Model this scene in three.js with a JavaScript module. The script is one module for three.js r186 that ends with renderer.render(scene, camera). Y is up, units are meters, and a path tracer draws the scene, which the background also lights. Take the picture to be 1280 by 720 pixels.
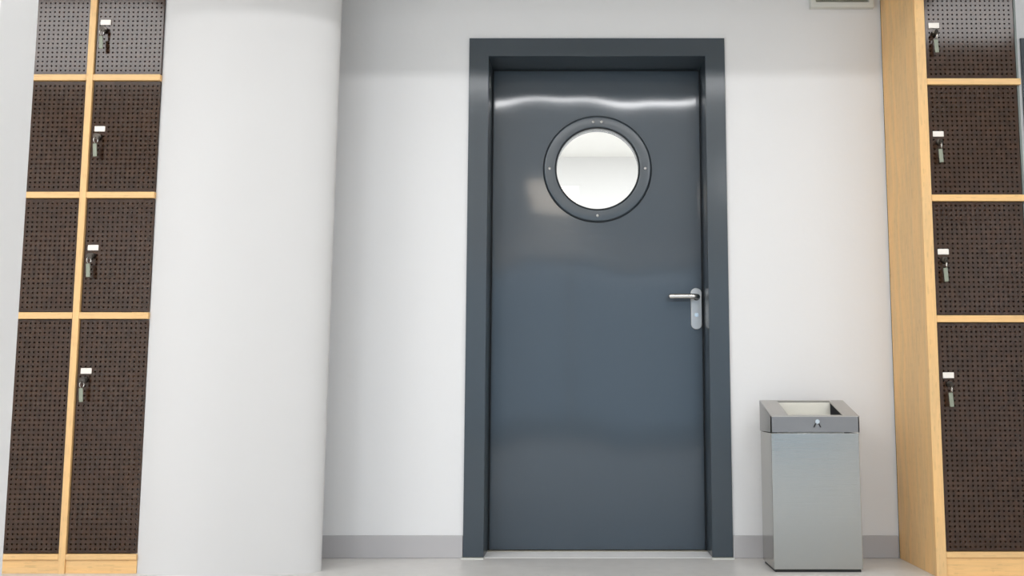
import * as THREE from 'three';
import { RectAreaLightUniformsLib } from 'three/addons/lights/RectAreaLightUniformsLib.js';
import { RoundedBoxGeometry } from 'three/addons/geometries/RoundedBoxGeometry.js';
import { mergeGeometries } from 'three/addons/utils/BufferGeometryUtils.js';

// ------------------------------------------------------------------ camera, sky, lights, exposure
RectAreaLightUniformsLib.init();
const scene = new THREE.Scene();
const camera = new THREE.PerspectiveCamera(2 * Math.atan(360 / 1220) * 180 / Math.PI, 1280 / 720, 0.05, 100);
camera.position.set(0, 0.623, 0);
camera.rotation.x = 6.4 * Math.PI / 180;
camera.setViewOffset(1280, 720, -85, 0, 1280, 720);          // the lens looks straight at the wall, the picture is cropped off-centre
camera.updateProjectionMatrix();

scene.background = new THREE.Color().setRGB(0.46, 0.66, 0.88);  // even bright overcast sky outside the rear window

const renderer = new THREE.WebGLRenderer();
renderer.toneMapping = THREE.LinearToneMapping;
renderer.toneMappingExposure = 1.66;
renderer.shadowMap.enabled = true;

const CEIL = 2.78, SOFFIT = 2.348;
function areaLight(x, y, Z, w, d, color, intensity, target) {     // faces down unless it is given a target
  const l = new THREE.RectAreaLight(color, intensity, w, d);
  l.position.set(x, y, -Z);
  if (target) l.lookAt(target[0], target[1], -target[2]); else l.rotation.x = -Math.PI / 2;
  l.castShadow = true;
  scene.add(l);
  return l;
}
const white = new THREE.Color().setRGB(0.99, 0.99, 1.0), warm = new THREE.Color().setRGB(1, 0.86, 0.7), cool = new THREE.Color().setRGB(0.98, 1, 1);
// flat ceiling panels: x, Z (distance from the camera plane), width, depth, colour, radiance
const PANELS = [
  [-3.0, 1.4, 1.4, 1.3, white, 3.3, 'square white ceiling light panel over the left lockers'],
  [2.25, 1.64, 0.7, 0.72, white, 3.6, 'small square ceiling light panel over the right locker'],
  [-0.28, -2.55, 0.55, 1.9, warm, 3.2, 'long warm ceiling light panel behind the camera'],
  [-2.2, -1.6, 1.2, 1.2, white, 12, 'added square fill light panel, unseen, near the rear window on the left'],  // added out of view to lift the ambient light, no known fixture
  [2.0, -1.6, 1.2, 1.2, white, 6.5, 'added square fill light panel, unseen, near the rear window on the right'],  // its right-hand counterpart, likewise an added fill light
];
for (const [x, Z, w, d, c, i] of PANELS) areaLight(x, CEIL - 0.012, Z, w - 0.04, d - 0.04, c, i);
// the linear lamp: two slanting faces
const LX0 = -1.9, LX1 = 1.9, LZ = 1.38, LY = 2.70;
for (const s of [-1, 1]) areaLight((LX0 + LX1) / 2, LY + 0.016, LZ + s * 0.024, LX1 - LX0 - 0.02, 0.05, white, 17.5, [(LX0 + LX1) / 2, LY + 0.016 - 1, LZ + s * 1.024]);
// the corridor behind the door
areaLight(0.6, 2.58, 5.6, 3.2, 1.0, cool, 8.0);

// ------------------------------------------------------------------ helpers
let seed = 7;
const rnd = () => { seed = (seed * 1664525 + 1013904223) >>> 0; return seed / 4294967296; };
const hash = (x, y, s) => { let h = (x * 374761393 + y * 668265263 + s * 974634777) | 0; h = Math.imul(h ^ (h >>> 13), 1274126177); return ((h ^ (h >>> 16)) >>> 0) / 4294967296; };
function noise(x, y, px, py, s) {                             // value noise that tiles after px, py cells
  const xi = Math.floor(x), yi = Math.floor(y), fx = x - xi, fy = y - yi, m = (a, n) => ((a % n) + n) % n;
  const u = fx * fx * (3 - 2 * fx), v = fy * fy * (3 - 2 * fy);
  const a = hash(m(xi, px), m(yi, py), s), b = hash(m(xi + 1, px), m(yi, py), s), c = hash(m(xi, px), m(yi + 1, py), s), d = hash(m(xi + 1, px), m(yi + 1, py), s);
  return (a * (1 - u) + b * u) * (1 - v) + (c * (1 - u) + d * u) * v;
}
function texture(n, fn, srgb, repeat = 1) {                   // fn(u, v) -> [r, g, b] 0..1
  const data = new Uint8Array(n * n * 4);
  for (let j = 0; j < n; j++) for (let i = 0; i < n; i++) {
    const c = fn(i / n, j / n), k = (j * n + i) * 4;
    for (let q = 0; q < 3; q++) data[k + q] = Math.max(0, Math.min(255, Math.round(c[q] * 255)));
    data[k + 3] = 255;
  }
  const t = new THREE.DataTexture(data, n, n);
  t.wrapS = t.wrapT = THREE.RepeatWrapping; t.magFilter = THREE.LinearFilter; t.minFilter = THREE.LinearFilter;
  t.repeat.set(repeat, repeat);
  if (srgb) t.colorSpace = THREE.SRGBColorSpace;
  t.needsUpdate = true;
  return t;
}
const used = {};
function numbered(n) { const k = used[n] = (used[n] ?? -1) + 1; return k ? `${n}_${String(k).padStart(3, '0')}` : n; }
function shade(o) { o.castShadow = true; o.receiveShadow = true; return o; }
function mesh(name, geo, mat, parent) {
  const m = shade(new THREE.Mesh(geo, mat));
  m.name = parent ? name : numbered(name);
  (parent || scene).add(m);
  return m;
}
function thing(name, label, category, x, y, Z, group) {
  const g = new THREE.Group(); g.name = numbered(name); g.position.set(x, y, -Z);
  g.userData = { label, category }; if (group) g.userData.group = group;
  scene.add(g); return g;
}
function structure(o, label, category) { o.userData.kind = 'structure'; if (label) o.userData.label = label; if (category) o.userData.category = category; return o; }
function metricUV(g, grain) {                                 // uv in metres; grain 'x' | 'y' | 'z' runs along u
  const p = g.attributes.position, n = g.attributes.normal, uv = new Float32Array(p.count * 2), off = rnd() * 3;
  for (let i = 0; i < p.count; i++) {
    const c = { x: p.getX(i), y: p.getY(i), z: p.getZ(i) }, a = { x: Math.abs(n.getX(i)), y: Math.abs(n.getY(i)), z: Math.abs(n.getZ(i)) };
    const drop = a.x >= a.y && a.x >= a.z ? 'x' : a.y >= a.z ? 'y' : 'z';
    let [p0, p1] = ['x', 'y', 'z'].filter(k => k !== drop);
    if (p1 === grain) [p0, p1] = [p1, p0];
    uv[i * 2] = c[p0] + off; uv[i * 2 + 1] = c[p1] + off * 1.7;
  }
  g.setAttribute('uv', new THREE.BufferAttribute(uv, 2));
  return g;
}
// box from x0..x1, y0..y1 and distances Z0..Z1 (Z grows away from the camera, three.js z = -Z)
function box(x0, x1, y0, y1, Z0, Z1, r = 0, grain = 'x') {
  const w = x1 - x0, h = y1 - y0, d = Z1 - Z0;
  const g = r ? new RoundedBoxGeometry(w, h, d, 2, r) : new THREE.BoxGeometry(w, h, d);
  g.translate((x0 + x1) / 2, (y0 + y1) / 2, -(Z0 + Z1) / 2);
  return metricUV(g.index ? g.toNonIndexed() : g, grain);
}
function plate(shape, depth, zFront, bevel = 0, seg = 48) {   // extruded outline whose front face is at z = zFront
  const g = new THREE.ExtrudeGeometry(shape, { depth: depth - 2 * bevel, bevelEnabled: bevel > 0, bevelSize: bevel, bevelOffset: -bevel, bevelThickness: bevel, bevelSegments: 2, curveSegments: seg });
  g.translate(0, 0, zFront - depth + bevel);
  return metricUV(g, 'x');
}
function rectShape(x0, x1, y0, y1) { const s = new THREE.Shape(); s.moveTo(x0, y0); s.lineTo(x1, y0); s.lineTo(x1, y1); s.lineTo(x0, y1); s.closePath(); return s; }
function rectHole(x0, x1, y0, y1) { const s = new THREE.Path(); s.moveTo(x0, y0); s.lineTo(x0, y1); s.lineTo(x1, y1); s.lineTo(x1, y0); s.closePath(); return s; }
function pill(w, h) { const r = w / 2, s = new THREE.Shape(); s.absarc(0, h / 2 - r, r, 0, Math.PI); s.absarc(0, -h / 2 + r, r, Math.PI, 2 * Math.PI); s.closePath(); return s; }
function tube(points, r, seg = 24, rs = 10) { return new THREE.TubeGeometry(new THREE.CatmullRomCurve3(points.map(p => new THREE.Vector3(...p))), seg, r, rs, false); }

// ------------------------------------------------------------------ materials
const mottled = texture(256, (u, v) => { const a = 0.5 * noise(u * 8, v * 8, 8, 8, 1) + 0.3 * noise(u * 32, v * 32, 32, 32, 2) + 0.2 * hash(Math.floor(u * 256), Math.floor(v * 256), 3); return [a, a, a]; }, false, 2);
const M = {};
const std = (o) => new THREE.MeshStandardMaterial(o);
const phys = (o) => new THREE.MeshPhysicalMaterial(o);
M.wall = std({ color: 0xe7e7e7, roughness: 0.85, bumpMap: mottled, bumpScale: 0.0006 });
M.column = std({ color: 0xd6d5d4, roughness: 0.75, bumpMap: mottled, bumpScale: 0.0004 });
M.ceiling = std({ color: 0xefefec, roughness: 0.9 });
const floorMap = texture(512, (u, v) => { const n = 0.55 * noise(u * 6, v * 6, 6, 6, 11) + 0.3 * noise(u * 40, v * 40, 40, 40, 12) + 0.15 * hash(Math.floor(u * 512), Math.floor(v * 512), 13), k = 0.93 + 0.1 * n; return [0.86 * k, 0.85 * k, 0.835 * k]; }, true, 0.8);
M.floor = std({ map: floorMap, roughness: 0.32, roughnessMap: null });
M.base = std({ color: 0xb7b5b6, roughness: 0.55 });
M.lacquer = phys({ color: 0x33404b, roughness: 0.45, clearcoat: 0.8, clearcoatRoughness: 0.068 });
M.frame = phys({ color: 0x303b43, roughness: 0.45, clearcoat: 0.5, clearcoatRoughness: 0.14 });
M.ring = phys({ color: 0x3a444c, roughness: 0.35, clearcoat: 0.6, clearcoatRoughness: 0.2 });
M.gasket = std({ color: 0x1b2024, roughness: 0.7 });
M.glass = phys({ color: 0xffffff, roughness: 0, transmission: 1, thickness: 0, ior: 1.45 });
M.steel = std({ color: 0xb9b7b4, metalness: 1, roughness: 0.32 });
M.chrome = std({ color: 0xd5d3cf, metalness: 1, roughness: 0.2 });
const brush = texture(256, (u, v) => { const a = 0.5 + 0.5 * (noise(u * 3, v * 128, 3, 128, 21) - 0.5) + 0.35 * (noise(u * 6, v * 256, 6, 256, 22) - 0.5); return [a, a, a]; }, false, 2.5);
M.brushed = phys({ color: 0xacaaa4, metalness: 1, roughness: 0.2, bumpMap: brush, bumpScale: 0.00008 });
M.brushedLid = phys({ color: 0x8b8a8a, metalness: 1, roughness: 0.42, bumpMap: brush, bumpScale: 0.00006 });
M.rim = std({ color: 0xc6c4c1, metalness: 1, roughness: 0.45 });
M.darkSteel = std({ color: 0x5b5650, metalness: 1, roughness: 0.35 });
M.black = std({ color: 0x161616, roughness: 0.6 });
M.liner = std({ color: 0xe9e6da, roughness: 0.55 });
const oakMap = texture(512, (u, v) => {
  const warp = 0.05 * noise(u * 3, v * 4, 3, 4, 31), y = v + warp;
  const ring = noise(u * 2, y * 26, 2, 26, 32), fine = noise(u * 10, v * 150, 10, 150, 33), pore = noise(u * 24, v * 250, 24, 250, 34) > 0.8 ? 1 : 0;
  const k = 0.95 + 0.07 * ring + 0.05 * fine - 0.05 * pore;
  return [0.915 * k, (0.755 - 0.02 * ring) * k, (0.53 - 0.04 * ring) * k];
}, true, 1.6);
M.oak = std({ map: oakMap, roughness: 0.5 });
const fleck = texture(256, (u, v) => { const k = 0.85 + 0.3 * noise(u * 20, v * 20, 20, 20, 41); return [0.23 * k, 0.155 * k, 0.105 * k]; }, true, 3);
M.perforated = phys({ map: fleck, roughness: 0.55, specularIntensity: 0.15, clearcoat: 0.65, clearcoatRoughness: 0.1 });
M.inside = std({ color: 0x2a2522, roughness: 0.9 });
M.greyEdge = std({ color: 0x737a76, roughness: 0.5 });
M.plate = std({ color: 0xf2ebe1, roughness: 0.35 });
M.fob = std({ color: 0x8c9281, roughness: 0.5 });
M.brass = std({ color: 0xb7ae97, metalness: 1, roughness: 0.35 });
M.whitePaint = std({ color: 0xd8d9d2, roughness: 0.5 });
M.ventGrey = std({ color: 0xa3a596, roughness: 0.7 });
M.alu = std({ color: 0x9a9c9e, metalness: 0.8, roughness: 0.45 });
M.sill = std({ color: 0x9c978b, roughness: 0.6 });
M.paving = std({ color: 0xa9a8a2, roughness: 0.9 });
const glow = (c, i) => std({ color: 0xffffff, emissive: c, emissiveIntensity: i, roughness: 0.6 });

// ------------------------------------------------------------------ the room
const WZ = 3.905, WT = 0.25, X0 = -3.9, X1 = 3.6, REAR = -3.6;
const F = { x0: -0.457, x1: 0.597, y: 2.1, face: 0.081 };                 // door frame outline
const F2x = 1.821 - F.x0;                                                // the second door stands this far to the right
structure(mesh('floor', box(X0 - 0.3, X1 + 0.3, -0.2, 0, REAR - 0.3, 8.2), M.floor), 'pale grey smooth floor', 'floor');
{
  const s = rectShape(X0 - 0.2, X1 + 0.2, 0, 3.0);
  for (const dx of [0, F2x]) s.holes.push(rectHole(F.x0 + dx + 0.03, F.x1 + dx - 0.03, 0.001, F.y - 0.03));
  structure(mesh('wall_back', plate(s, WT, -WZ), M.wall), 'white painted wall with the grey door', 'wall');
}
structure(mesh('wall_left', mergeGeometries([box(X0 - 0.2, X0, 0, 3.0, REAR, WZ)]), M.wall), 'white side wall of the room', 'wall');
structure(mesh('wall_right', box(X1, X1 + 0.2, 0, 3.0, REAR, WZ), M.wall), 'white side wall on the right', 'wall');
structure(mesh('wall_pier', box(-1.48, -1.3276, 0, CEIL, 2.15, 2.30), M.wall), 'slim white pillar at the left edge of the picture', 'pillar');
structure(mesh('ceiling_soffit', box(-1.66, 1.4, SOFFIT, CEIL, 2.6, WZ), M.ceiling), 'lowered white soffit above the door wall', 'ceiling');
{
  const s = rectShape(X0 - 0.2, X1 + 0.2, REAR - 0.2, WZ);
  const g = new THREE.ExtrudeGeometry(s, { depth: 0.2, bevelEnabled: false });
  g.rotateX(-Math.PI / 2); g.translate(0, CEIL, 0);                       // shape y -> -z, depth -> up
  structure(mesh('ceiling', metricUV(g, 'x'), M.ceiling), 'white ceiling', 'ceiling');
}
{ // rear wall with the floor-length window behind the camera
  const s = rectShape(X0 - 0.2, X1 + 0.2, 0, 3.0);
  s.holes.push(rectHole(-3.2, 3.0, 0.06, 2.25));
  const g = new THREE.ExtrudeGeometry(s, { depth: 0.2, bevelEnabled: false }); g.translate(0, 0, -REAR);
  structure(mesh('wall_rear', metricUV(g, 'x'), M.wall), 'white wall around the wide rear window', 'wall');
  const w = new THREE.Group(); w.name = 'window_1'; w.position.set(0, 0, -REAR + 0.1); scene.add(w);
  structure(w, 'wide floor-length window behind the camera', 'window');
  for (let k = 0; k < 5; k++) { const x = -3.2 + k * 6.2 / 4; mesh('mullion', box(x - (k ? 0.03 : 0), x + (k < 4 ? 0.03 : 0), 0.06, 2.25, -0.03, 0.03), M.alu, w); }
  for (const y of [0.06, 2.2]) mesh('rail', box(-3.2, 3.0, y, y + 0.05, -0.028, 0.028), M.alu, w);
  for (let k = 0; k < 4; k++) { const x = -3.2 + k * 6.2 / 4; mesh('pane', box(x + 0.03, x + 1.52, 0.11, 2.2, -0.003, 0.003), M.glass, w); }
}
structure(mesh('ground_outside', box(-14, 14, -0.25, -0.02, -18, REAR - 0.31), M.paving), 'pale paving outside the window', 'ground');
// corridor behind the doors
structure(mesh('wall_corridor_end', box(-2.6, X1 + 0.2, 0, 2.75, 7.9, 8.1), M.wall), 'white wall seen through the porthole', 'wall');
structure(mesh('wall_corridor_left', box(-2.6, -2.4, 0, 2.75, WZ + WT, 7.9), M.wall), 'white corridor side wall', 'wall');
structure(mesh('wall_corridor_right', box(X1, X1 + 0.2, 0, 2.75, WZ + WT, 7.9), M.wall), 'white corridor side wall on the right', 'wall');
structure(mesh('ceiling_corridor', box(-2.6, X1 + 0.2, 2.6, 2.75, WZ + WT, 8.1), M.ceiling), 'white corridor ceiling', 'ceiling');
// baseboards
const BH = 0.087;
structure(mesh('baseboard_left', box(-1.57, F.x0 - 0.001, 0, BH, WZ - 0.01, WZ, 0.003), M.base), 'grey skirting strip left of the door', 'baseboard');
structure(mesh('baseboard_right', box(F.x1 + 0.001, 1.243, 0, BH, WZ - 0.01, WZ, 0.003), M.base), 'grey skirting strip right of the door', 'baseboard');

// oval white column in front of the wall
{
  const g = new THREE.CylinderGeometry(1, 1, SOFFIT, 96, 1, true); g.scale(0.345, 1, 0.10); g.translate(0, SOFFIT / 2, 0);
  const c = mesh('column', g, M.column);
  c.position.set(-1.281, -0.003, -3.62); c.rotation.z = -0.008;   // the photograph shows it a hair out of plumb
  structure(c, 'broad white oval column between the lockers and the door', 'column');
}

// ------------------------------------------------------------------ doors
function leafFace(x0, x1, y0, y1, cx, cy, r) {                // flat sheet with a round opening; its normals carry the faint buckle of the sheet steel
  const rays = [], N = 144, rings = 14;
  for (let k = 0; k < N; k++) rays.push(k / N * 2 * Math.PI);
  for (const [x, y] of [[x0, y0], [x1, y0], [x1, y1], [x0, y1]]) { let a = Math.atan2(y - cy, x - cx); if (a < 0) a += 2 * Math.PI; rays.push(a); }
  rays.sort((a, b) => a - b);
  const pos = [], nor = [], idx = [], n = rays.length;
  const tilt = (x, y) => { const q = (x - x0) / (x1 - x0);
    return [0.0012 * Math.sin(9 * x + 2.1 * y), -0.0046 * Math.sin(q * 2 * Math.PI * 1.15 - 0.55) + 0.0016 * Math.sin(q * 21 + 1) ]; };
  for (const a of rays) {
    const c = Math.cos(a), s = Math.sin(a);
    const far = Math.min(c > 1e-9 ? (x1 - cx) / c : c < -1e-9 ? (x0 - cx) / c : 1e9, s > 1e-9 ? (y1 - cy) / s : s < -1e-9 ? (y0 - cy) / s : 1e9);
    for (let k = 0; k <= rings; k++) {
      const d = r + (far - r) * (k / rings), x = cx + c * d, y = cy + s * d, [tx, ty] = tilt(x, y);
      pos.push(x, y, 0); const l = Math.hypot(tx, ty, 1); nor.push(tx / l, ty / l, 1 / l);
    }
  }
  for (let i = 0; i < n; i++) for (let k = 0; k < rings; k++) { const a = i * (rings + 1) + k, b = ((i + 1) % n) * (rings + 1) + k; idx.push(a, a + 1, b, b, a + 1, b + 1); }
  const g = new THREE.BufferGeometry();
  g.setAttribute('position', new THREE.Float32BufferAttribute(pos, 3)); g.setAttribute('normal', new THREE.Float32BufferAttribute(nor, 3)); g.setIndex(idx);
  return g.toNonIndexed();
}
function makeDoor(name, dx, label) {
  const d = new THREE.Group(); d.name = name; d.position.set(dx, 0, 0); scene.add(d); structure(d, label, 'door');
  const { x0, x1, y, face } = F, FZ = 3.895, LZf = 4.066;
  const ix0 = x0 + face, ix1 = x1 - face, iy = y - 0.077;
  // frame: two jambs and a head, as deep as the wall
  const s = new THREE.Shape();
  s.moveTo(x0, 0.004); s.lineTo(ix0, 0.004); s.lineTo(ix0, iy); s.lineTo(ix1, iy); s.lineTo(ix1, 0.004); s.lineTo(x1, 0.004); s.lineTo(x1, y); s.lineTo(x0, y); s.closePath();
  const s2 = new THREE.Shape();                               // the part that sits in the opening
  s2.moveTo(x0 + 0.032, 0.004); s2.lineTo(ix0, 0.004); s2.lineTo(ix0, iy); s2.lineTo(ix1, iy); s2.lineTo(ix1, 0.004); s2.lineTo(x1 - 0.032, 0.004); s2.lineTo(x1 - 0.032, y - 0.032); s2.lineTo(x0 + 0.032, y - 0.032); s2.closePath();
  mesh('door_frame', mergeGeometries([plate(s, 0.0099, -FZ, 0.002), plate(s2, 0.245, -FZ - 0.0101)]), M.frame, d);
  for (const [a, b] of [[x0, ix0], [ix1, x1]]) mesh('foot_plate', box(a - 0.003, b + 0.003, 0, 0.0035, FZ - 0.025, FZ + 0.02), M.whitePaint, d);
  mesh('threshold', box(ix0, ix1, 0, 0.004, LZf - 0.012, LZf + 0.06, 0.0015), M.sill, d);
  // rubber stop round the leaf
  mesh('door_seal', mergeGeometries([box(ix0, ix0 + 0.006, 0.004, iy, LZf + 0.006, LZf + 0.03), box(ix1 - 0.006, ix1, 0.004, iy, LZf + 0.006, LZf + 0.03), box(ix0 + 0.006, ix1 - 0.006, iy - 0.006, iy, LZf + 0.006, LZf + 0.03)]), M.gasket, d);
  const leaf = new THREE.Group(); leaf.name = 'door_leaf'; d.add(leaf);
  const cx = 0.074, cy = 1.588, R = 0.178, lx0 = ix0 + 0.007, lx1 = ix1 - 0.007, ly0 = 0.008, ly1 = iy - 0.007;
  const f = leafFace(lx0, lx1, ly0, ly1, cx, cy, R); f.translate(0, 0, -LZf);
  const bs = rectShape(lx0, lx1, ly0, ly1), h = new THREE.Path(); h.absarc(cx, cy, R, 0, 2 * Math.PI, true); bs.holes.push(h);
  const body = plate(bs, 0.045, -LZf - 0.0006);
  const strip = (g) => { for (const k of Object.keys(g.attributes)) if (k !== 'position' && k !== 'normal') g.deleteAttribute(k); return g; };
  mesh('leaf_panel', mergeGeometries([strip(f), strip(body)]), M.lacquer, leaf);
  // porthole ring, inner lip, glass, screws
  const prof = [[0.174, 0.045], [0.174, -0.004], [0.180, -0.009], [0.184, -0.012], [0.221, -0.012], [0.227, -0.008], [0.228, 0]].map(([r, z]) => new THREE.Vector2(r, z));
  const ring = new THREE.LatheGeometry(prof, 96); ring.rotateX(-Math.PI / 2); ring.translate(cx, cy, -LZf);
  mesh('porthole_ring', ring, M.ring, leaf);
  const lip = new THREE.TorusGeometry(0.177, 0.0035, 8, 96); lip.translate(cx, cy, -LZf - 0.012 + 0.02);
  mesh('porthole_seal', lip, M.gasket, leaf);
  const edge = new THREE.TorusGeometry(0.2295, 0.0022, 6, 96); edge.translate(cx, cy, -LZf + 0.001);
  mesh('ring_seal', edge, M.gasket, leaf);
  const pane = new THREE.CylinderGeometry(0.1735, 0.1735, 0.006, 72); pane.rotateX(Math.PI / 2); pane.translate(cx, cy, -LZf - 0.022);
  mesh('porthole_glass', pane, M.glass, leaf);
  const screw = new THREE.SphereGeometry(0.0065, 12, 6, 0, 2 * Math.PI, 0, Math.PI / 2); screw.rotateX(Math.PI / 2); screw.scale(1, 1, 0.5);
  for (const a of [0, 85, 95, 180, 270]) { const q = mesh('screw', screw, M.steel, leaf); q.position.set(cx + 0.203 * Math.cos(a * Math.PI / 180), cy + 0.203 * Math.sin(a * Math.PI / 180), -LZf + 0.0118); }
  // handle: long plate with a lever
  const hp = plate(pill(0.046, 0.174), 0.009, 0, 0.002, 24); hp.translate(0.486, 0.9915, -LZf + 0.0095);
  mesh('handle_plate', hp, M.steel, leaf);
  const neck = new THREE.CylinderGeometry(0.0125, 0.0125, 0.012, 24); neck.rotateX(Math.PI / 2); neck.translate(0.486, 1.038, -LZf + 0.015);
  mesh('handle_collar', neck, M.black, leaf);
  const lever = tube([[0.486, 1.038, -LZf + 0.01], [0.486, 1.038, -LZf + 0.045], [0.4815, 1.038, -LZf + 0.056], [0.475, 1.038, -LZf + 0.061], [0.44, 1.038, -LZf + 0.062], [0.395, 1.038, -LZf + 0.062], [0.375, 1.038, -LZf + 0.06]], 0.011, 40, 14);
  const tip = new THREE.SphereGeometry(0.011, 14, 8); tip.translate(0.375, 1.038, -LZf + 0.06);
  mesh('lever', mergeGeometries([lever.toNonIndexed(), tip.toNonIndexed()]), M.chrome, leaf);
  const cyl = new THREE.CylinderGeometry(0.0085, 0.0085, 0.003, 20); cyl.rotateX(Math.PI / 2); cyl.translate(0.486, 0.965, -LZf + 0.0105);
  mesh('lock_cylinder', cyl, M.chrome, leaf);
  return d;
}
makeDoor('door_1', 0, 'dark grey metal door with a round porthole and steel lever handle');
makeDoor('door_2', F2x, 'second dark grey door mostly hidden behind the right locker');

// ------------------------------------------------------------------ lockers
function perforatedDoor(w, h, t, pitch, r, edge) {            // plate with a square grid of round holes, back face included; lower left front corner at 0, 0, 0
  const nx = Math.floor((w - 2 * edge) / pitch), ny = Math.floor((h - 2 * edge) / pitch), mx = (w - nx * pitch) / 2, my = (h - ny * pitch) / 2;
  const pos = [], nor = [], uv = [];
  const tri = (a, b, c, n) => { for (const [k, p] of [[0, a], [1, b], [2, c]]) { pos.push(p[0], p[1], p[2]); const m = Array.isArray(n[0]) ? n[k] : n; nor.push(m[0], m[1], m[2]); uv.push(p[0], p[1]); } };
  const quad = (a, b, c, d, n) => { tri(a, b, c, n); tri(a, c, d, n); };
  const FN = [0, 0, 1], BN = [0, 0, -1];
  for (let j = 0; j < ny; j++) for (let i = 0; i < nx; i++) {
    const x0 = mx + i * pitch, y0 = my + j * pitch, cx = x0 + pitch / 2, cy = y0 + pitch / 2, oct = [], dir = [];
    for (let k = 0; k < 8; k++) { const a = (k + 0.5) * Math.PI / 4; dir.push([Math.cos(a), Math.sin(a)]); oct.push([cx + r * Math.cos(a), cy + r * Math.sin(a)]); }
    const cor = [[x0 + pitch, y0 + pitch], [x0, y0 + pitch], [x0, y0], [x0 + pitch, y0]];      // corner q lies between octagon points 2q and 2q+1
    for (let q = 0; q < 4; q++) {
      const C = cor[q], D = cor[(q + 1) % 4], a = oct[2 * q], b = oct[2 * q + 1], c = oct[(2 * q + 2) % 8];
      for (const [z, n, flip] of [[0, FN, 0], [-t, BN, 1]]) {
        const P = (p) => [p[0], p[1], z];
        const T = (x, y, w2) => flip ? tri(P(x), P(w2), P(y), n) : tri(P(x), P(y), P(w2), n);
        T(a, C, b); T(b, C, D); T(b, D, c);
      }
    }
    for (let k = 0; k < 8; k++) { const a = oct[k], b = oct[(k + 1) % 8], da = dir[k], db = dir[(k + 1) % 8], na = [-da[0], -da[1], 0], nb = [-db[0], -db[1], 0];
      const A = [a[0], a[1], 0], B = [b[0], b[1], 0], C = [b[0], b[1], -t], D = [a[0], a[1], -t];
      tri(A, B, C, [na, nb, nb]); tri(A, C, D, [na, nb, na]); }
  }
  for (const [a, b, c, d] of [[0, w, 0, my], [0, w, h - my, h], [0, mx, my, h - my], [w - mx, w, my, h - my]]) {
    quad([a, c, 0], [b, c, 0], [b, d, 0], [a, d, 0], FN); quad([a, c, -t], [a, d, -t], [b, d, -t], [b, c, -t], BN);
  }
  quad([0, 0, 0], [0, h, 0], [0, h, -t], [0, 0, -t], [-1, 0, 0]); quad([w, 0, 0], [w, 0, -t], [w, h, -t], [w, h, 0], [1, 0, 0]);
  quad([0, h, 0], [w, h, 0], [w, h, -t], [0, h, -t], [0, 1, 0]); quad([0, 0, 0], [0, 0, -t], [w, 0, -t], [w, 0, 0], [0, -1, 0]);
  const g = new THREE.BufferGeometry();
  g.setAttribute('position', new THREE.Float32BufferAttribute(pos, 3)); g.setAttribute('normal', new THREE.Float32BufferAttribute(nor, 3)); g.setAttribute('uv', new THREE.Float32BufferAttribute(uv, 2));
  return g;
}
const plateGeo = new RoundedBoxGeometry(0.04, 0.021, 0.004, 2, 0.0015);
const barrelGeo = new THREE.CylinderGeometry(0.0105, 0.0115, 0.012, 24); barrelGeo.rotateX(Math.PI / 2);
const keyholeGeo = new THREE.BoxGeometry(0.003, 0.012, 0.001);
// a key hanging in its lock with a ring and a fob
const bow = (() => { const s = new THREE.Shape(); s.absellipse(0, 0, 0.0095, 0.011, 0, 2 * Math.PI); const h = new THREE.Path(); h.absellipse(0, -0.004, 0.003, 0.003, 0, 2 * Math.PI, true); s.holes.push(h); const g = new THREE.ExtrudeGeometry(s, { depth: 0.0022, bevelEnabled: false, curveSegments: 20 }); g.translate(0, 0, -0.0011); g.rotateY(Math.PI / 2 * 0.35); g.translate(0, -0.004, 0.016); return g; })();
const blade = (() => { const g = new THREE.BoxGeometry(0.0022, 0.006, 0.012); g.translate(0, 0, 0.006); return g; })();
const ringGeo = (() => { const g = new THREE.TorusGeometry(0.0105, 0.002, 8, 28); g.rotateY(Math.PI / 2.4); g.translate(0, -0.0195, 0.016); return g; })();
const fobGeo = (() => { const g = new RoundedBoxGeometry(0.015, 0.05, 0.004, 2, 0.0018); g.rotateZ(0.06); g.translate(-0.002, -0.056, 0.0135); return g; })();
function makeKey(x, y, Z, label) {
  const k = thing('key', label, 'key', x, y, Z, 'keys hanging in the locker locks');
  mesh('bow', bow, M.darkSteel, k); mesh('blade', blade, M.brass, k); mesh('key_ring', ringGeo, M.chrome, k); mesh('fob', fobGeo, M.fob, k);
}
const doorCache = {};
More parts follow.
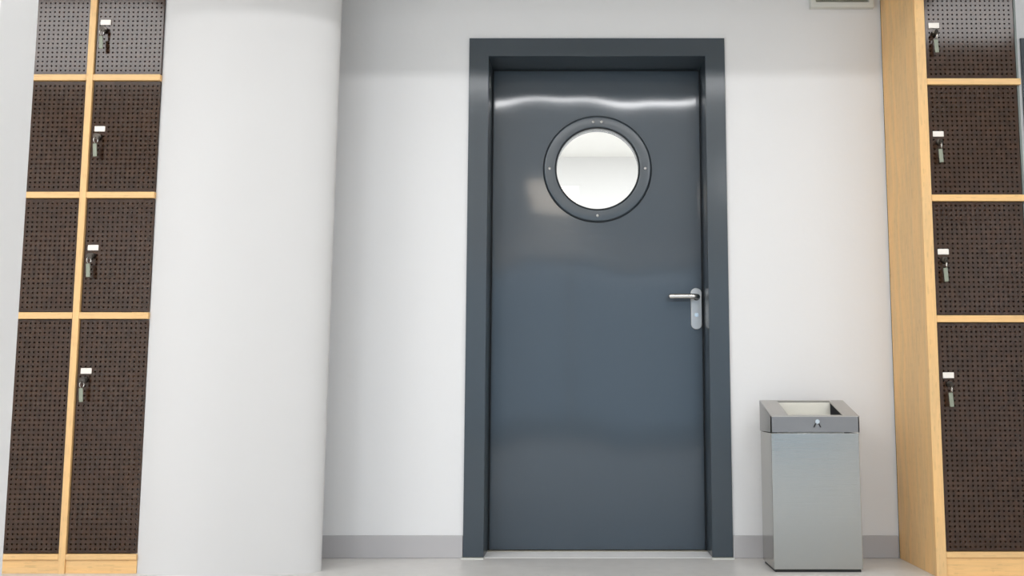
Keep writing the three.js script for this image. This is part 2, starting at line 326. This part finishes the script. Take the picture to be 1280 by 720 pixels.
// columns: [x0, x1] pairs of door bays; rows: edges of the shelves [bottom, top]; keys: a label for each door of a bay that shows its lock
function makeLocker(label, Z, depth, x0, x1, bays, uprights, shelves, top, sides, keyNames) {
  const L = thing('locker_cabinet', label, 'locker', 0, 0, Z, 'perforated lockers in wooden frames');
  L.position.set(0, 0, 0);
  const bodyX1 = sides.bodyX1 ?? x1;
  for (const [a, b, m, z0] of uprights) mesh(m === M.oak ? 'side_panel' : 'end_panel', box(a, b, 0, top, Z + (z0 ?? 0), Z + depth, 0.0012, 'y'), m, L);
  for (const [a, b] of sides.dividers || []) {
    mesh('divider', box(a, b, 0.0, top, Z + 0.0005, Z + depth - 0.006, 0.001, 'y'), M.oak, L);
  }
  mesh('back_panel', box(x0, bodyX1, 0, top, Z + depth - 0.005, Z + depth), M.inside, L);
  const runs = sides.runs;                                     // stretches of shelf between uprights
  shelves.forEach(([b, t], i) => { for (const [ra, rb, rc] of runs) {
    const g = i === 0 ? box(ra, rb, 0.0, t - 0.02, Z + 0.006, Z + 0.022, 0.001) : null;
    if (g) mesh('plinth', g, M.oak, L);
    mesh('shelf', mergeGeometries([box(ra, rb, i ? b : t - 0.0195, t, Z, Z + 0.02, 0.0012), box(ra, rc, i ? b : t - 0.0195, t, Z + 0.02, Z + depth - 0.006)]), M.oak, L);
  } });
  bays.forEach(([a, b], ci) => {
    for (let r = 0; r < shelves.length; r++) {
      const y0 = shelves[r][1] + 0.003, y1 = (r + 1 < shelves.length ? shelves[r + 1][0] : top - 0.025) - 0.003, w = b - a, h = y1 - y0;
      const key = `${w.toFixed(4)} ${h.toFixed(4)}`;
      const door = mesh('locker_door', doorCache[key] ||= perforatedDoor(w, h, 0.009, 0.0176, 0.0036, 0.001), M.perforated, L);
      door.position.set(a, y0, -Z - 0.010);
      const px = 0.032, py = r === 0 ? h - 0.187 : r === 3 ? 0.202 : h - 0.183;   // the lock sits on the left side
      const np = mesh('number_plate', plateGeo, M.plate, door); np.position.set(px, py, 0.0021);
      const br = mesh('lock_barrel', barrelGeo, M.darkSteel, door); br.position.set(px, py - 0.031, 0.006);
      const kh = mesh('keyhole', keyholeGeo, M.black, door); kh.position.set(px, py - 0.031, 0.0121);
      if (keyNames[ci]) makeKey(a + px, y0 + py - 0.031, Z + 0.010 - 0.0127, keyNames[ci][r]);
    }
  });
  mesh('top_board', box(x0, bodyX1, top, top + 0.022, Z, Z + depth, 0.0012), M.oak, L);
  return L;
}
const rowsL = [[0, 0.068], [0.909, 0.933], [1.359, 1.382], [1.809, 1.832]];
makeLocker('tall perforated brown locker cabinet on the left, between pier and oval column', 3.56, 0.338, -2.142, -1.574,
  [[-2.114, -1.860], [-1.831, -1.581]],
  [[-2.142, -2.117, M.oak], [-1.657, -1.632, M.oak, 0.035]], rowsL, 2.262,
  { bodyX1: -1.632, dividers: [[-1.8575, -1.8335]], runs: [[-2.1165, -1.858, -1.858], [-1.833, -1.580, -1.658]] },
  [null, ['key with grey-green fob on the tall bottom door of the left lockers', 'key with grey-green fob on the door just above the tall left locker door', 'key with grey-green fob on the left locker, second door from the picture top', 'key with grey-green fob on the topmost left locker door']]);
const rowsR = [[0, 0.085], [0.892, 0.917], [1.335, 1.359], [1.773, 1.796]];
makeLocker('perforated brown locker with a pale oak side panel beside the steel bin', 3.50, 0.40, 1.247, 1.628,
  [[1.287, 1.617]],
  [[1.247, 1.283, M.oak], [1.6205, 1.6285, M.greyEdge, 0.012]], rowsR, 2.30,
  { runs: [[1.2835, 1.630, 1.6195]] },
  [['key with grey-green fob on the tall bottom door of the right locker', 'key with grey-green fob on the door just above the tall right locker door', 'key with grey-green fob on the right locker, second door from the picture top', 'key with grey-green fob on the topmost right locker door']]);

// ------------------------------------------------------------------ steel waste bin
{
  const bx0 = 0.696, bx1 = 1.016, Zf = 3.59, Zb = 3.80, w = bx1 - bx0, d = Zb - Zf, cx = (bx0 + bx1) / 2;
  const b = thing('waste_bin', 'brushed stainless steel waste bin standing beside the grey door', 'waste bin', cx, 0, (Zf + Zb) / 2);
  const lb = (x0, x1, y0, y1, z0, z1, r = 0, gr = 'x') => box(x0, x1, y0, y1, z0, z1, r, gr);
  mesh('foot', lb(-w / 2 + 0.006, w / 2 - 0.006, 0, 0.01, -d / 2 + 0.006, d / 2 - 0.006), M.black, b);
  const t = 0.006, yT = 0.494;
  mesh('body', mergeGeometries([lb(-w / 2, w / 2, 0.01, yT, -d / 2, -d / 2 + t, 0.002), lb(-w / 2, w / 2, 0.01, yT, d / 2 - t, d / 2, 0.002), lb(-w / 2, -w / 2 + t, 0.01, yT, -d / 2 + 0.001, d / 2 - 0.001, 0.002), lb(w / 2 - t, w / 2, 0.01, yT, -d / 2 + 0.001, d / 2 - 0.001, 0.002), lb(-w / 2 + t, w / 2 - t, 0.01, 0.016, -d / 2 + t, d / 2 - t)]), M.brushed, b);
  // collar whose rim slopes towards the front, with an inner sleeve
  const o = 0.0015, yF = 0.556, yB = 0.611, side = new THREE.Shape();
  side.moveTo(-d / 2 - o, yT + 0.003); side.lineTo(d / 2 + o, yT + 0.003); side.lineTo(d / 2 + o, yF); side.lineTo(-d / 2 - o, yB); side.closePath();   // shape x = +z (front)
  const cheek = (x) => { const g = new THREE.ExtrudeGeometry(side, { depth: 0.004, bevelEnabled: false }); g.rotateY(-Math.PI / 2); g.scale(1, 1, 1); g.translate(x + 0.004, 0, 0); return metricUV(g, 'x'); };
  // rotateY(-90): shape x -> z, depth -> -x
  const slope = Math.atan2(yB - yF, d), len = Math.hypot(yB - yF, d + 2 * o);
  const rs = rectShape(-w / 2, w / 2, -len / 2, len / 2); rs.holes.push(rectHole(-0.095, 0.105, -len / 2 + 0.012, len / 2 - 0.012));
  const rim = new THREE.ExtrudeGeometry(rs, { depth: 0.004, bevelEnabled: false }); rim.rotateX(-Math.PI / 2 + slope); rim.translate(0, (yF + yB) / 2 - 0.003, 0);
  mesh('rim', mergeGeometries([cheek(-w / 2 - o), cheek(w / 2 - 0.004 + o), metricUV(rim, 'x')]), M.rim, b);
  mesh('collar_front', lb(-w / 2 - o, w / 2 + o, yT + 0.003, yF, -d / 2 - o, -d / 2 + 0.003), M.brushedLid, b);
  mesh('collar_back', lb(-w / 2 - o, w / 2 + o, yT + 0.003, yB, d / 2 - 0.003, d / 2 + o), M.brushedLid, b);
  // pale liner inside the opening
  const iz = d / 2 - 0.014, zz = (y, z) => y;
  mesh('liner', mergeGeometries([lb(-0.097, 0.107, 0.2, 0.604, iz, iz + 0.002), lb(-0.097, 0.107, 0.2, 0.552, -iz - 0.002, -iz), lb(-0.099, -0.097, 0.2, 0.556, -iz, iz), lb(0.107, 0.109, 0.2, 0.556, -iz, iz), lb(-0.097, 0.107, 0.2, 0.202, -iz, iz)]), M.liner, b);
  // small latch on the collar front
  const lt = new THREE.CylinderGeometry(0.008, 0.008, 0.006, 20); lt.rotateX(Math.PI / 2); lt.translate(0.008, 0.536, d / 2 + o + 0.003);
  const latch = mesh('latch', lt, M.chrome, b);
  for (const s of [-1, 1]) { const g = new RoundedBoxGeometry(0.004, 0.016, 0.003, 1, 0.001); g.rotateZ(s * 0.45); g.translate(0.008 + s * 0.009, 0.522, d / 2 + o + 0.0016); mesh('latch_tab', g, M.black, latch); }
}

// ------------------------------------------------------------------ wall vent above the bin
{
  const v = thing('wall_vent', 'white framed vent high on the wall above the steel bin', 'vent', 1.084, 2.226, WZ);
  const W = 0.131, H = 0.118, r = 0.022;
  const s = rectShape(-W, W, 0, H); s.holes.push(rectHole(-W + r, W - r, r, H - r));
  const fr = plate(s, 0.03, 0.03, 0.003); mesh('vent_frame', fr, M.whitePaint, v);
  mesh('backing', box(-W + r, W - r, r, H - r, -0.004, -0.001), M.ventGrey, v);
  for (let k = 0; k < 3; k++) { const g = new THREE.BoxGeometry(2 * (W - r) - 0.002, 0.003, 0.02); g.rotateX(0.6); g.translate(0, r + 0.012 + k * 0.022, 0.014); mesh('slat', g, M.ventGrey, v); }
}

// ------------------------------------------------------------------ lamps
for (const [x, Z, w, d, c, i, label] of PANELS) {
  const p = thing('ceiling_light', label, 'ceiling light', x, CEIL, Z, 'flat ceiling light panels');
  const s = rectShape(-w / 2 - 0.02, w / 2 + 0.02, -d / 2 - 0.02, d / 2 + 0.02); s.holes.push(rectHole(-w / 2, w / 2, -d / 2, d / 2));
  const g = new THREE.ExtrudeGeometry(s, { depth: 0.012, bevelEnabled: false }); g.rotateX(Math.PI / 2);
  mesh('lamp_rim', metricUV(g, 'x'), M.whitePaint, p);
  const q = new THREE.BoxGeometry(w - 0.004, 0.005, d - 0.004); q.translate(0, -0.003, 0); mesh('lamp_diffuser', q, glow(c, 1.2), p);
}
{
  const p = thing('linear_light', 'long linear lamp hung under the ceiling', 'ceiling light', (LX0 + LX1) / 2, LY, LZ);
  const half = (LX1 - LX0) / 2;
  mesh('lamp_housing', box(-half, half, 0.04, 0.055, -0.045, 0.045, 0.002), M.whitePaint, p);
  const s = new THREE.Shape(); s.moveTo(-0.04, 0.04); s.lineTo(0, 0); s.lineTo(0.04, 0.04); s.closePath();
  const g = new THREE.ExtrudeGeometry(s, { depth: LX1 - LX0, bevelEnabled: false }); g.rotateY(Math.PI / 2); g.translate(-half, 0, 0);
  mesh('lamp_diffuser', g, glow(white, 3), p);
  for (const x of [-half + 0.3, 0, half - 0.3]) mesh('lamp_bracket', box(x - 0.01, x + 0.01, 0.055, CEIL - LY, -0.01, 0.01), M.whitePaint, p);
}
{
  const p = thing('ceiling_light', 'flat corridor ceiling light behind the door', 'ceiling light', 0.6, 2.6, 5.6, 'flat ceiling light panels');
  const q = new THREE.BoxGeometry(3.2, 0.01, 1.0); q.translate(0, -0.006, 0); mesh('lamp_diffuser', q, glow(cool, 1.2), p);
}

renderer.render(scene, camera);
